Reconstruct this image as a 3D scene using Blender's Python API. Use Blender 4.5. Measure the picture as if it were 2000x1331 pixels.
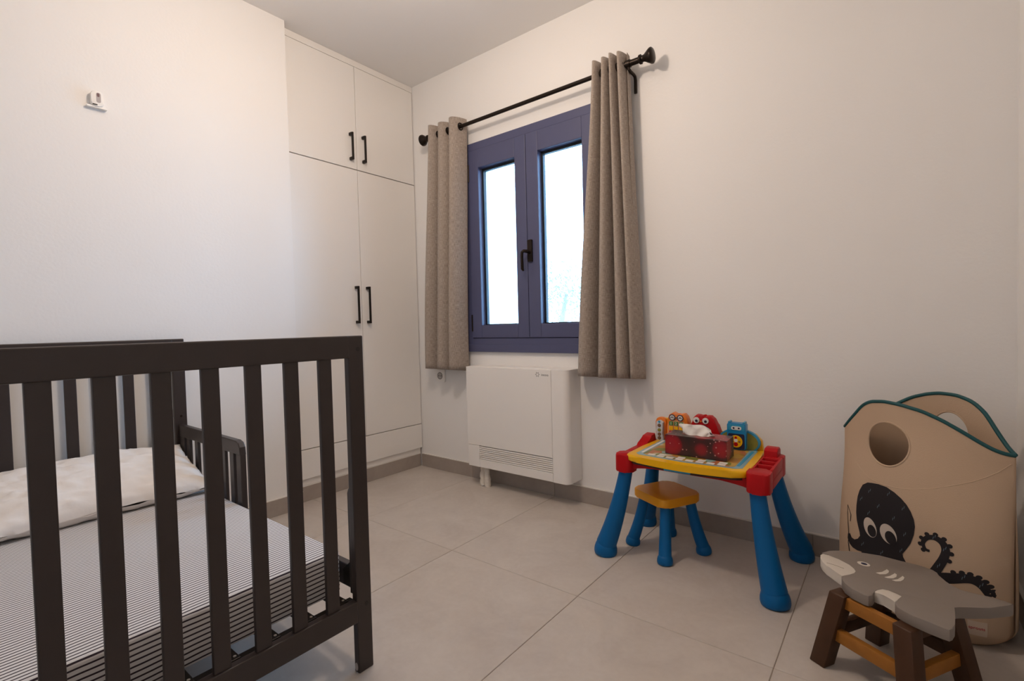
import bpy, bmesh, math, random
from mathutils import Vector, Matrix, geometry, noise
R = math.radians
for o in list(bpy.data.objects):
    bpy.data.objects.remove(o, do_unlink=True)
scn = bpy.context.scene
col = scn.collection

# ------------------------------------------------------------------ camera, light, exposure
cd = bpy.data.cameras.new('camera'); cd.sensor_width = 36.0; cd.lens = 17.282; cd.clip_start = 0.02
cam = bpy.data.objects.new('camera', cd); col.objects.link(cam)
def cam_axes(yaw, pitch, roll):
    fw = Vector((math.sin(yaw)*math.cos(pitch), math.cos(yaw)*math.cos(pitch), math.sin(pitch)))
    r0 = Vector((math.cos(yaw), -math.sin(yaw), 0)); u0 = r0.cross(fw)
    return (math.cos(roll)*r0 + math.sin(roll)*u0, -math.sin(roll)*r0 + math.cos(roll)*u0, fw)
cr, cu, cf = cam_axes(-0.6637, -0.0298, -0.0251)
cam.matrix_world = Matrix(((cr.x, cu.x, -cf.x, 2.5195), (cr.y, cu.y, -cf.y, -2.2157),
                           (cr.z, cu.z, -cf.z, 0.9278), (0, 0, 0, 1)))
scn.camera = cam

world = bpy.data.worlds.new('sky'); scn.world = world; world.use_nodes = True
bg = world.node_tree.nodes['Background']
bg.inputs[0].default_value = (0.36, 0.62, 1.0, 1); bg.inputs[1].default_value = 17.0

def area(name, loc, size, rot, energy=0, colour=(1, 1, 1), portal=False):
    l = bpy.data.lights.new(name, 'AREA'); l.shape = 'RECTANGLE'; l.size, l.size_y = size
    l.energy = energy; l.color = colour; l.cycles.is_portal = portal
    o = bpy.data.objects.new(name, l); o.location = loc; o.rotation_euler = rot; col.objects.link(o)
    return o
area('window_portal', (0.92, 0.10, 1.40), (0.95, 1.25), (R(-90), 0, 0), portal=True)   # daylight enters here
pl = bpy.data.lights.new('ceiling_lamp', 'POINT'); pl.energy = 28; pl.color = (1.0, 0.805, 0.655); pl.shadow_soft_size = 0.07
plo = bpy.data.objects.new('ceiling_lamp', pl); plo.location = (1.26, -1.26, 2.24); col.objects.link(plo)
vs = scn.view_settings
vs.view_transform = 'Standard'; vs.look = 'None'; vs.gamma = 1.0; vs.use_curve_mapping = False; vs.exposure = 0.0

# ------------------------------------------------------------------ helpers
def mat(name, colour, rough=0.5, metal=0.0, var=0.0, vscale=8.0, bump=0.0, bscale=60.0, spec=0.5, coat=0.0, sheen=0.0):
    m = bpy.data.materials.new(name); m.use_nodes = True
    nt = m.node_tree; b = nt.nodes['Principled BSDF']
    b.inputs['Base Color'].default_value = (*colour, 1); b.inputs['Roughness'].default_value = rough
    b.inputs['Metallic'].default_value = metal; b.inputs['Specular IOR Level'].default_value = spec
    b.inputs['Coat Weight'].default_value = coat; b.inputs['Sheen Weight'].default_value = sheen
    tc = nt.nodes.new('ShaderNodeTexCoord')
    if var:
        n = nt.nodes.new('ShaderNodeTexNoise'); n.inputs['Scale'].default_value = vscale; n.inputs['Detail'].default_value = 5
        nt.links.new(tc.outputs['Object'], n.inputs['Vector'])
        mx = nt.nodes.new('ShaderNodeMix'); mx.data_type = 'RGBA'
        mx.inputs[6].default_value = (*[c*(1-var) for c in colour], 1)
        mx.inputs[7].default_value = (*[min(1, c*(1+var)) for c in colour], 1)
        nt.links.new(n.outputs[0], mx.inputs[0]); nt.links.new(mx.outputs[2], b.inputs['Base Color'])
    if bump:
        n2 = nt.nodes.new('ShaderNodeTexNoise'); n2.inputs['Scale'].default_value = bscale; n2.inputs['Detail'].default_value = 4
        nt.links.new(tc.outputs['Object'], n2.inputs['Vector'])
        bp = nt.nodes.new('ShaderNodeBump'); bp.inputs['Strength'].default_value = bump; bp.inputs['Distance'].default_value = 0.004
        nt.links.new(n2.outputs[0], bp.inputs['Height']); nt.links.new(bp.outputs[0], b.inputs['Normal'])
    return m

def empty(name, loc, label, cat, group=None):
    o = bpy.data.objects.new(name, None); o.location = loc; col.objects.link(o)
    o.empty_display_size = 0.05
    return tag(o, label, cat, group)
def tag(o, label, cat, group=None):
    o['label'] = label; o['category'] = cat
    if group: o['group'] = group
    return o
def structure(o): o['kind'] = 'structure'; return o
def wloc(o):
    v = Vector(o.location)
    while o.parent: o = o.parent; v += Vector(o.location)
    return v
def put(name, me, m, parent=None, smooth=False):
    """link a mesh given in room coordinates; its origin goes to its own centre-bottom"""
    if isinstance(me, bmesh.types.BMesh):
        bm = me; me = bpy.data.meshes.new(name)
        bmesh.ops.recalc_face_normals(bm, faces=bm.faces); bm.to_mesh(me); bm.free()
    xs = [v.co for v in me.vertices]
    c = Vector(((min(v.x for v in xs)+max(v.x for v in xs))/2, (min(v.y for v in xs)+max(v.y for v in xs))/2, min(v.z for v in xs)))
    me.transform(Matrix.Translation(-c))
    if smooth:
        for p in me.polygons: p.use_smooth = True
        if smooth != 'all' and hasattr(me, 'set_sharp_from_angle'): me.set_sharp_from_angle(angle=R(40))
    o = bpy.data.objects.new(name, me); col.objects.link(o)
    for mm in (m if isinstance(m, (list, tuple)) else [m]): me.materials.append(mm)
    if parent:
        o.parent = parent; o.location = c - wloc(parent)
    else:
        o.location = c
    return o
def box(bm, x0, x1, y0, y1, z0, z1, bev=0.0, seg=2):
    vs_ = [bm.verts.new((x, y, z)) for x in (x0, x1) for y in (y0, y1) for z in (z0, z1)]
    fs = [(0, 1, 3, 2), (4, 6, 7, 5), (0, 4, 5, 1), (2, 3, 7, 6), (0, 2, 6, 4), (1, 5, 7, 3)]
    ff = [bm.faces.new([vs_[i] for i in f]) for f in fs]
    if bev:
        es = list({e for f in ff for e in f.edges})
        bmesh.ops.bevel(bm, geom=es, offset=bev, segments=seg, affect='EDGES', profile=0.5)
    return bm
def B(*a, **k): return box(bmesh.new(), *a, **k)
def prism(bm, poly, a0, a1, axis='z', bev=0.0, seg=2):
    """polygon in two axes extruded along the third: 'z' -> (x,y), 'y' -> (x,z), 'x' -> (y,z)"""
    f = {'z': lambda p, h: (p[0], p[1], h), 'y': lambda p, h: (p[0], h, p[1]), 'x': lambda p, h: (h, p[0], p[1])}[axis]
    lo = [bm.verts.new(f(p, a0)) for p in poly]; hi = [bm.verts.new(f(p, a1)) for p in poly]
    n = len(poly)
    fl, fh = bm.faces.new(lo), bm.faces.new(hi)
    for i in range(n): bm.faces.new((lo[i], lo[(i+1) % n], hi[(i+1) % n], hi[i]))
    if bev:
        bmesh.ops.bevel(bm, geom=list(fl.edges)+list(fh.edges), offset=bev, segments=seg, affect='EDGES', profile=0.5)
    return bm
def P(poly, a0, a1, **k): return prism(bmesh.new(), poly, a0, a1, **k)
def rrect(x0, x1, y0, y1, r, n=6):
    out = []
    for cx, cy, a in ((x1-r, y1-r, 0), (x0+r, y1-r, 90), (x0+r, y0+r, 180), (x1-r, y0+r, 270)):
        for i in range(n+1):
            t = R(a+90*i/n); out.append((cx+r*math.cos(t), cy+r*math.sin(t)))
    return out
def ell(cx, cy, rx, ry=None, n=24, rot=0):
    ry = rx if ry is None else ry; c, s = math.cos(rot), math.sin(rot)
    return [(cx+c*rx*math.cos(t)-s*ry*math.sin(t), cy+s*rx*math.cos(t)+c*ry*math.sin(t)) for t in [2*math.pi*i/n for i in range(n)]]
def tube(bm, pts, rad, seg=12, cap=True, closed=False, flat=1.0):
    pts = [Vector(p) for p in pts]; n = len(pts)
    rad = rad if isinstance(rad, (list, tuple)) else [rad]*n
    rings = []; up = None
    for i, p in enumerate(pts):
        if closed: t = pts[(i+1) % n]-pts[i-1]
        else: t = pts[min(i+1, n-1)]-pts[max(i-1, 0)]
        t.normalize()
        if up is None: up = Vector((0, 0, 1)) if abs(t.z) < 0.9 else Vector((0, 1, 0))
        s = t.cross(up).normalized(); up = s.cross(t).normalized()
        rings.append([bm.verts.new(p+rad[i]*(math.cos(a)*s+math.sin(a)*flat*up)) for a in [2*math.pi*k/seg for k in range(seg)]])
    for i in range(n if closed else n-1):
        a, b = rings[i], rings[(i+1) % n]
        for k in range(seg): bm.faces.new((a[k], a[(k+1) % seg], b[(k+1) % seg], b[k]))
    if cap and not closed:
        bm.faces.new(rings[0]); bm.faces.new(rings[-1])
    return bm
def T(*a, **k): return tube(bmesh.new(), *a, **k)
def bez(p0, p1, p2, n=12):
    p0, p1, p2 = Vector(p0), Vector(p1), Vector(p2)
    return [(1-t)**2*p0+2*t*(1-t)*p1+t*t*p2 for t in [i/n for i in range(n+1)]]
def sstep(a, b, x):
    t = min(1, max(0, (x-a)/(b-a))); return t*t*(3-2*t)
def interp(tab, x):
    if x <= tab[0][0]: return tab[0][1]
    for (x0, y0), (x1, y1) in zip(tab, tab[1:]):
        if x <= x1: return y0+(y1-y0)*(x-x0)/(x1-x0)
    return tab[-1][1]
def text_mesh(s, size, depth=0.0004):
    cu_ = bpy.data.curves.new('lettering', 'FONT'); cu_.body = s; cu_.size = size; cu_.extrude = depth
    cu_.align_x = 'CENTER'; cu_.align_y = 'CENTER'
    ob = bpy.data.objects.new('lettering', cu_); col.objects.link(ob)
    me = bpy.data.meshes.new_from_object(ob.evaluated_get(bpy.context.evaluated_depsgraph_get()))
    bpy.data.objects.remove(ob, do_unlink=True); bpy.data.curves.remove(cu_)
    return me
def text(name, s, size, at, xdir, ydir, m, parent):
    me = text_mesh(s, size); x, y = Vector(xdir).normalized(), Vector(ydir).normalized(); z = x.cross(y)
    me.transform(Matrix(((x.x, y.x, z.x, at[0]), (x.y, y.y, z.y, at[1]), (x.z, y.z, z.z, at[2]), (0, 0, 0, 1))))
    return put(name, me, m, parent)

# ------------------------------------------------------------------ materials
M = {}
M['wall'] = mat('white_plaster', (0.86, 0.85, 0.835), 0.85, bump=0.12, bscale=90, var=0.015, vscale=3)
M['ceil'] = mat('ceiling_paint', (0.86, 0.85, 0.835), 0.9)
M['lacquer'] = mat('white_lacquer', (0.85, 0.83, 0.80), 0.38, var=0.01)
M['carcass'] = mat('carcass_shadow_gap', (0.45, 0.43, 0.40), 0.6)
M['black'] = mat('black_metal', (0.018, 0.014, 0.012), 0.38, metal=0.6)
M['bronze'] = mat('dark_bronze', (0.020, 0.013, 0.009), 0.35, metal=0.7)
M['wood'] = mat('espresso_wood', (0.030, 0.021, 0.019), 0.42, var=0.15, vscale=25)
M['slate'] = mat('slate_blue_paint', (0.076, 0.083, 0.168), 0.45, var=0.04, vscale=20, bump=0.05, bscale=200)
M['gasket'] = mat('black_rubber', (0.006, 0.010, 0.014), 0.5)
M['plastic_w'] = mat('white_plastic', (0.87, 0.85, 0.82), 0.4)
M['grey_print'] = mat('grey_print', (0.10, 0.09, 0.09), 0.6)
M['dark'] = mat('dark_void', (0.02, 0.018, 0.016), 0.7)
M['grout'] = mat('grout', (0.33, 0.27, 0.23), 0.9)
M['caulk'] = mat('caulk', (0.78, 0.75, 0.71), 0.7)

def tile_mat(name, c0, c1, rough):
    m = mat(name, c0, rough, bump=0.04, bscale=140)
    nt = m.node_tree; b = nt.nodes['Principled BSDF']
    tc = nt.nodes.new('ShaderNodeTexCoord'); oi = nt.nodes.new('ShaderNodeObjectInfo')
    off = nt.nodes.new('ShaderNodeVectorMath'); off.operation = 'MULTIPLY_ADD'
    off.inputs[1].default_value = (1, 1, 1)
    sc = nt.nodes.new('ShaderNodeVectorMath'); sc.operation = 'SCALE'; sc.inputs['Scale'].default_value = 7.3
    nt.links.new(oi.outputs['Location'], sc.inputs[0])
    nt.links.new(tc.outputs['Object'], off.inputs[0]); nt.links.new(sc.outputs[0], off.inputs[2])
    n1 = nt.nodes.new('ShaderNodeTexNoise'); n1.inputs['Scale'].default_value = 4.0; n1.inputs['Detail'].default_value = 8
    n1.inputs['Roughness'].default_value = 0.62; n1.inputs['Distortion'].default_value = 0.8
    nt.links.new(off.outputs[0], n1.inputs['Vector'])
    n2 = nt.nodes.new('ShaderNodeTexNoise'); n2.inputs['Scale'].default_value = 55; n2.inputs['Detail'].default_value = 4
    nt.links.new(off.outputs[0], n2.inputs['Vector'])
    ad = nt.nodes.new('ShaderNodeMath'); ad.operation = 'MULTIPLY_ADD'; ad.inputs[1].default_value = 0.28
    nt.links.new(n2.outputs[0], ad.inputs[0]); nt.links.new(n1.outputs[0], ad.inputs[2])
    rp = nt.nodes.new('ShaderNodeValToRGB'); rp.color_ramp.elements[0].position = 0.42; rp.color_ramp.elements[1].position = 0.86
    rp.color_ramp.elements[0].color = (*c0, 1); rp.color_ramp.elements[1].color = (*c1, 1)
    nt.links.new(ad.outputs[0], rp.inputs[0]); nt.links.new(rp.outputs[0], b.inputs['Base Color'])
    return m
M['tile'] = tile_mat('porcelain_tile', (0.50, 0.445, 0.40), (0.60, 0.55, 0.50), 0.42)
M['skirt'] = tile_mat('skirting_tile', (0.335, 0.285, 0.25), (0.405, 0.355, 0.315), 0.45)

# ------------------------------------------------------------------ room shell
H = 2.519; XR = 2.823; YB = -3.05; WX = 0.055; WY = -0.889
def shell(name, bm, m): return structure(put(name, bm, m))
shell('ceiling', B(-0.75, XR+0.2, YB-0.2, 0.28, H, H+0.15), M['ceil'])
wb = bmesh.new()                                    # window wall with its opening
ox0, ox1, oz0, oz1 = 0.45, 1.405, 0.785, 2.014
for a in ((-0.75, ox0, 0, 0.28, -0.1, H), (ox1, XR+0.2, 0, 0.28, -0.1, H), (ox0, ox1, 0, 0.28, -0.1, oz0), (ox0, ox1, 0, 0.28, oz1, H)): box(wb, *a)
shell('wall_window', wb, M['wall'])
shell('wall_left', B(-0.75, WX, YB-0.2, WY, -0.1, H), M['wall'])
shell('wall_wardrobe_back', B(-0.75, -0.60, WY, 0.0, -0.1, H), M['wall'])
shell('wall_right', B(XR, XR+0.2, YB-0.2, 0.0, -0.1, H), M['wall'])
shell('wall_back', B(WX, XR, YB-0.2, YB, -0.1, H), M['wall'])
fl = shell('floor', B(-0.62, XR, YB, 0.0, -0.06, -0.0025), M['grout'])
TX, TY, g = 1.0616, -0.7916, 0.0010
xs = [x for x in [TX+0.6*k for k in range(-4, 5)]]; ys = [TY-1.2*2, TY-1.2, TY, TY+1.2]
mesh_cache = {}
for i in range(len(xs)-1):
    for j in range(len(ys)-1):
        x0, x1, y0, y1 = max(xs[i], -0.61)+g, min(xs[i+1], XR)-g, max(ys[j], YB)+g, min(ys[j+1], 0)-g
        if x1-x0 < 0.03 or y1-y0 < 0.03: continue
        if x1 < WX and y1 < WY: continue
        o = put('tile', B(x0, x1, y0, y1, -0.012, 0.0, bev=0.0012, seg=1), M['tile'], fl)
# skirting tiles, each piece its own
def skirting(name, horiz, at, a0, a1, sgn, joint):
    """runs along x (horiz) or y at wall coordinate 'at'; sgn is the side the room is on"""
    t, h = 0.011, 0.083
    lo, hi = (at, at+sgn*t) if sgn > 0 else (at+sgn*t, at)
    def slab(p, q, z0, z1, bev=0.001, ext=0.0):
        l2, h2 = (lo, hi+ext) if sgn > 0 else (lo-ext, hi)
        return B(p, q, l2, h2, z0, z1, bev=bev, seg=1) if horiz else B(l2, h2, p, q, z0, z1, bev=bev, seg=1)
    root = structure(put(name, slab(a0, a1, h, h+0.004, 0.0), M['caulk']))
    cuts = [a0]; k = joint-6*0.6
    while k < a1-0.02:
        if k > a0+0.02: cuts.append(k)
        k += 0.6
    cuts.append(a1)
    for p, q in zip(cuts, cuts[1:]): put('tile', slab(p+0.0008, q-0.0008, 0.0, h), M['skirt'], root)
skirting('baseboard_window', True, 0.0, 0.0, XR, -1, 1.0616)
skirting('baseboard_left', False, WX, YB, WY, 1, -1.45)
skirting('baseboard_wardrobe', False, -0.02, WY, -0.012, 1, -0.45)
skirting('baseboard_right', False, XR, YB, -0.012, -1, -0.6)
skirting('baseboard_back', True, YB, WX+0.012, XR-0.012, 1, 1.0616)

# ------------------------------------------------------------------ window
w = structure(bpy.data.objects.new('window_1', None)); w.location = (0.926, 0, 0.777); col.objects.link(w)
def frame_ring(x0, x1, z0, z1, wl, wr, wbt, wt, y0, y1, bev=0.003):
    bm = bmesh.new()
    box(bm, x0, x0+wl, y0, y1, z0, z1, bev); box(bm, x1-wr, x1, y0, y1, z0, z1, bev)
    box(bm, x0+wl, x1-wr, y0, y1, z1-wt, z1, bev); box(bm, x0+wl, x1-wr, y0, y1, z0, z0+wbt, bev)
    return bm
wf = frame_ring(0.440, 1.412, 0.777, 2.020, 0.061, 0.061, 0.082, 0.047, -0.014, 0.058)
for a in ((0.495, 0.520, 0.83, 2.0), (1.332, 1.357, 0.83, 2.0), (0.50, 1.35, 0.85, 0.880), (0.50, 1.35, 1.950, 1.98), (0.912, 0.940, 0.86, 1.97)): box(wf, a[0], a[1], 0.0462, 0.058, a[2], a[3])
put('window_frame', wf, M['slate'], w)
put('sill_strip', B(0.440, 1.412, -0.018, -0.012, 0.777, 0.822, 0.002), M['slate'], w)
put('outer_lining', frame_ring(0.452, 1.403, 0.787, 2.012, 0.055, 0.055, 0.03, 0.03, 0.060, 0.115), M['slate'], w)
glass = bpy.data.materials.new('window_glass'); glass.use_nodes = True
nt = glass.node_tree; nt.nodes.clear()
go = nt.nodes.new('ShaderNodeOutputMaterial'); mx = nt.nodes.new('ShaderNodeMixShader')
tr = nt.nodes.new('ShaderNodeBsdfTransparent'); tr.inputs[0].default_value = (0.93, 0.97, 0.97, 1)
gl = nt.nodes.new('ShaderNodeBsdfGlossy'); gl.inputs['Roughness'].default_value = 0.02
fr = nt.nodes.new('ShaderNodeFresnel'); fr.inputs[0].default_value = 1.45
nt.links.new(fr.outputs[0], mx.inputs[0]); nt.links.new(tr.outputs[0], mx.inputs[1]); nt.links.new(gl.outputs[0], mx.inputs[2]); nt.links.new(mx.outputs[0], go.inputs[0])
for sx0, sx1, gx0, gx1 in ((0.503, 0.9245, 0.578, 0.849), (0.9275, 1.349, 1.005, 1.276)):
    s = put('sash', frame_ring(sx0, sx1, 0.861, 1.972, gx0-sx0, sx1-gx1, 0.936-0.861, 1.972-1.865, -0.020, 0.045), M['slate'], w)
    put('gasket', frame_ring(gx0, gx1, 0.936, 1.865, 0.011, 0.011, 0.006, 0.014, 0.018, 0.040, 0.0), M['gasket'], s)
    put('pane', B(gx0+0.009, gx1-0.009, 0.026, 0.032, 0.94, 1.853), glass, s)
for hz in (1.844, 0.950):
    put('hinge', T([(0.5025, -0.019, hz-0.05), (0.5025, -0.019, hz+0.05)], 0.006, 10), M['bronze'], w, True)
hd = put('window_handle', P(rrect(0.932, 0.962, 1.275, 1.395, 0.004), -0.030, -0.019, axis='y', bev=0.002), M['bronze'], w)
put('lever', T([(0.945, -0.028, 1.325), (0.942, -0.050, 1.330), (0.930, -0.062, 1.332), (0.921, -0.064, 1.325), (0.919, -0.064, 1.31), (0.919, -0.062, 1.235), (0.922, -0.056, 1.225)],
               [0.009, 0.009, 0.009, 0.009, 0.0085, 0.0085, 0.005], 10), M['bronze'], hd, True)

# ------------------------------------------------------------------ outside: sunlit wall and a tree beyond the panes
ow = put('garden_wall', B(-2.2, -1.9, 1.9, 4.1, -0.4, 3.2, 0.01), mat('whitewash', (0.82, 0.83, 0.83), 0.9, var=0.03))
tag(ow, 'whitewashed wall standing outside the left window pane', 'wall')
og = structure(put('ground_outside', B(-9, 9, 0.285, 12, -0.5, -0.4), mat('pale_gravel', (0.55, 0.53, 0.48), 0.95, var=0.2, vscale=3)))
tr_root = empty('olive_tree', (-2.35, 5.6, -0.4), 'pale olive tree seen faintly through the right window pane', 'tree')
put('trunk', T([(-2.35, 5.6, -0.4), (-2.33, 5.58, 0.4), (-2.40, 5.6, 1.0), (-2.30, 5.62, 1.5)], [0.10, 0.07, 0.055, 0.03], 10), mat('bark', (0.22, 0.18, 0.14), 0.9, var=0.3), tr_root, True)
rnd = random.Random(5); lb = bmesh.new()
for k in range(900):
    d = Vector((rnd.gauss(0, 1), rnd.gauss(0, 1), rnd.gauss(0, 1))).normalized()*rnd.random()**0.5
    c = Vector((-2.35+0.62*d.x, 5.6+0.62*d.y, 1.55+0.60*d.z))
    a = Vector((rnd.gauss(0, 1), rnd.gauss(0, 1), rnd.gauss(0, 1))).normalized(); b_ = a.orthogonal().normalized()
    q = [lb.verts.new(c+p) for p in (a*0.045, b_*0.013, -a*0.045, -b_*0.013)]; lb.faces.new(q)
fo = put('foliage', lb, mat('olive_leaf', (0.20, 0.23, 0.16), 0.6, var=0.2), tr_root); fo['kind'] = 'stuff'

# ------------------------------------------------------------------ curtain rod and curtains
RY, RZ = -0.082, 2.105
rod = empty('curtain_rod', (0.92, 0.0, 2.05), 'dark bronze curtain rod with trumpet shaped ends above the blue window', 'curtain rod')
put('pole', T([(0.235, RY, RZ), (1.50, RY, RZ)], 0.0105, 16), M['bronze'], rod, True)
put('sleeve', T([(1.40, RY, RZ), (1.612, RY, RZ)], 0.0135, 16), M['bronze'], rod, True)
def finial(x, s):
    prof = [(0, .0135), (.004, .020), (.012, .021), (.016, .015), (.022, .014), (.030, .017), (.044, .027), (.056, .034), (.062, .034), (.067, .029), (.070, .015), (.071, .001)]
    return put('finial', T([(x+s*a, RY, RZ) for a, r in prof], [r for a, r in prof], 24), M['bronze'], rod, True)
finial(1.612, 1); finial(0.240, -1)
for bx in (1.562, 0.415):
    bm = bmesh.new()
    tube(bm, [(bx, RY, RZ-0.012), (bx, RY+0.002, RZ-0.022), (bx, RY+0.02, RZ-0.026), (bx, -0.030, RZ-0.026), (bx, -0.012, RZ-0.030), (bx, -0.006, RZ-0.045), (bx, -0.006, RZ-0.105)], 0.0075, 10)
    tube(bm, [(bx-0.010, RY, RZ), (bx+0.010, RY, RZ)], 0.0175, 18)
    put('bracket', bm, M['bronze'], rod, True)

cm = bpy.data.materials.new('linen_curtain'); cm.use_nodes = True
nt = cm.node_tree; b = nt.nodes['Principled BSDF']; b.inputs['Roughness'].default_value = 0.9; b.inputs['Specular IOR Level'].default_value = 0.1
b.inputs['Sheen Weight'].default_value = 0.15
uv = nt.nodes.new('ShaderNodeUVMap'); uv.uv_map = 'weave'
outs = []
for sc in ((520, 45, 1), (45, 620, 1)):
    mp = nt.nodes.new('ShaderNodeMapping'); mp.inputs['Scale'].default_value = sc
    n = nt.nodes.new('ShaderNodeTexNoise'); n.inputs['Scale'].default_value = 1.0; n.inputs['Detail'].default_value = 3
    nt.links.new(uv.outputs[0], mp.inputs[0]); nt.links.new(mp.outputs[0], n.inputs['Vector']); outs.append(n.outputs[0])
ad = nt.nodes.new('ShaderNodeMath'); ad.operation = 'ADD'; nt.links.new(outs[0], ad.inputs[0]); nt.links.new(outs[1], ad.inputs[1])
rp = nt.nodes.new('ShaderNodeValToRGB'); rp.color_ramp.elements[0].position = 0.36; rp.color_ramp.elements[1].position = 0.66
rp.color_ramp.elements[0].color = (0.235, 0.195, 0.165, 1); rp.color_ramp.elements[1].color = (0.52, 0.445, 0.385, 1)
hf = nt.nodes.new('ShaderNodeMath'); hf.operation = 'MULTIPLY'; hf.inputs[1].default_value = 0.5
nt.links.new(ad.outputs[0], hf.inputs[0]); nt.links.new(hf.outputs[0], rp.inputs[0]); nt.links.new(rp.outputs[0], b.inputs['Base Color'])
bp = nt.nodes.new('ShaderNodeBump'); bp.inputs['Strength'].default_value = 0.3; bp.inputs['Distance'].default_value = 0.002
nt.links.new(hf.outputs[0], bp.inputs['Height']); nt.links.new(bp.outputs[0], b.inputs['Normal'])

def curtain(label, top, bot, turns, seed, amp):
    """top / bot: x where each fold starts; the cloth swings wide in front of the rod and tight behind it"""
    n, nv = 170, 44; me = bpy.data.meshes.new('curtain'); V = []; F = []; UV = []
    tt = [(min(k, turns)/turns, x) for k, x in enumerate(top)]; tb_ = [(min(k, turns)/turns, x) for k, x in enumerate(bot)]
    def sm(tab, u): return sum(interp(tab, min(1, max(0, u+d)))*w_ for d, w_ in ((-0.04, .25), (0, .5), (0.04, .25)))
    for j in range(nv+1):
        v = j/nv; e = sstep(-0.25, 1.15, v)
        for i in range(n+1):
            u = i/n; th = 2*math.pi*turns*u
            x = (1-e)*sm(tt, u)+e*sm(tb_, u)
            pitch = (1-e)*(top[-1]-top[0])/turns+e*(bot[-1]-bot[0])/turns
            x -= 0.9*pitch/(2*math.pi)*math.sin(th)
            a = amp*(0.9+0.25*v+0.14*math.sin(seed+2.3*u*turns+1.9*v))
            y = RY+a*math.cos(th)+0.005*math.sin(5*v+seed+7*u)*v
            z = 2.158-v*(2.158-0.668)-0.006*v*math.cos(th)
            V.append((x, min(y, -0.018), z)); UV.append((u*turns*0.22, v*1.49))
    for j in range(nv):
        for i in range(n):
            a0 = j*(n+1)+i; F.append((a0, a0+1, a0+n+2, a0+n+1))
    me.from_pydata(V, [], F)
    ul = me.uv_layers.new(name='weave')
    for lp in me.loops: ul.data[lp.index].uv = UV[lp.vertex_index]
    o = put('curtain', me, cm, None, 'all')
    so = o.modifiers.new('cloth_thickness', 'SOLIDIFY'); so.thickness = 0.0022; so.offset = 0
    tag(o, label, 'curtain')
    for k in range(int(turns*2)):                                # eyelets where the cloth crosses the rod
        u = (k+0.5)/(2*turns)
        if u > 1.001: continue
        th = 2*math.pi*turns*u
        x = sm(tt, u)-0.9*(top[-1]-top[0])/turns/(2*math.pi)*math.sin(th)
        gr = bmesh.new(); tube(gr, [(x, RY+0.019*math.cos(t), RZ+0.019*math.sin(t)) for t in [2*math.pi*q/20 for q in range(20)]], 0.0035, 8, closed=True)
        put('grommet', gr, M['bronze'], o, True)
    return o
curtain('narrow grey linen curtain gathered beside the white wardrobe', [0.268, 0.325, 0.418, 0.520], [0.145, 0.250, 0.375, 0.476], 3, 1.0, 0.045)
curtain('grey linen curtain flaring over the end of the white radiator', [1.398, 1.432, 1.478, 1.504, 1.545, 1.562], [1.240, 1.372, 1.474, 1.562, 1.592, 1.600], 4.25, 2.4, 0.050)

# ------------------------------------------------------------------ wardrobe
wd = empty('wardrobe', (-0.28, -0.445, 0.0), 'white built-in wardrobe with black bar handles beside the window', 'wardrobe')
put('carcass', B(-0.585, -0.022, WY+0.004, -0.002, 0.02, H-0.002), M['carcass'], wd)
put('plinth', B(-0.0215, -0.0115, WY+0.004, -0.012, 0.088, 0.124), M['lacquer'], wd)
put('cornice', B(-0.0215, -0.001, WY+0.002, -0.002, 2.482, H-0.001), M['lacquer'], wd)
put('base_panel', B(-0.0215, 0.0, WY+0.003, -0.004, 0.125, 0.283, 0.0015), M['lacquer'], wd)
def handle(door, y, z0, z1):
    bm = bmesh.new(); box(bm, 0.022, 0.032, y-0.005, y+0.005, z0, z1, 0.001)
    for zz in (z0, z1-0.016): box(bm, 0.0, 0.024, y-0.0075, y+0.0075, zz, zz+0.016, 0.001)
    put('handle', bm, M['black'], door)
for y0, y1, z0, z1, hy, h0, h1 in ((WY+0.004, -0.4445, 1.8775, 2.480, -0.487, 1.922, 2.080), (-0.4415, -0.006, 1.8775, 2.480, -0.400, 1.924, 2.082),
                                   (WY+0.004, -0.4445, 0.287, 1.8725, -0.482, 0.965, 1.185), (-0.4415, -0.006, 0.287, 1.8725, -0.404, 0.965, 1.185)):
    d = put('door', B(-0.0205, 0.0, y0, y1, z0, z1, 0.0018), M['lacquer'], wd)
    handle(d, hy, h0, h1)

# ------------------------------------------------------------------ fan radiator under the window
rd = empty('radiator', (0.886, -0.07, 0.12), 'white slimline radiator with slotted bottom grille under the window', 'radiator')
RX0, RX1, RF, Z0, Z1 = 0.545, 1.230, -0.132, 0.121, 0.699
def plan(x0, x1, r=0.032):                                        # plan with rounded front corners
    pts = [(x0, -0.002), (x0, RF+0.004), (x0+0.004, RF)]
    for i in range(9): t = R(-90+90*i/8); pts.append((x1-r+r*math.cos(t), RF+r+r*math.sin(t)))
    return pts+[(x1, -0.002)]
cas = P([(RX0, -0.002), (RX0, RF+0.004), (RX0+0.004, RF), (0.632, RF), (0.632, RF+0.012), (1.136, RF+0.012), (1.136, RF)] + plan(RX0, RX1)[3:], Z0, 0.2445)
prism(cas, [(RX0, -0.002), (RX0, RF+0.012), (1.136, RF+0.012), (1.136, RF)] + plan(RX0, RX1)[3:], 0.2445, Z1)
put('casing', cas, M['plastic_w'], rd, True)
fp = put('front_panel', B(RX0, 1.1345, RF-0.0005, RF+0.011, 0.246, Z1-0.001, 0.0012), M['plastic_w'], rd)
gm = put('grille', B(0.6335, 1.1345, RF-0.0005, RF+0.011, Z0+0.001, 0.168, 0.001), M['plastic_w'], rd)
for k in range(7):
    put('slat', B(0.6335, 1.1345, RF, RF+0.010, 0.170+k*0.0105, 0.1775+k*0.0105, 0.0012, 1), M['plastic_w'], gm)
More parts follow.
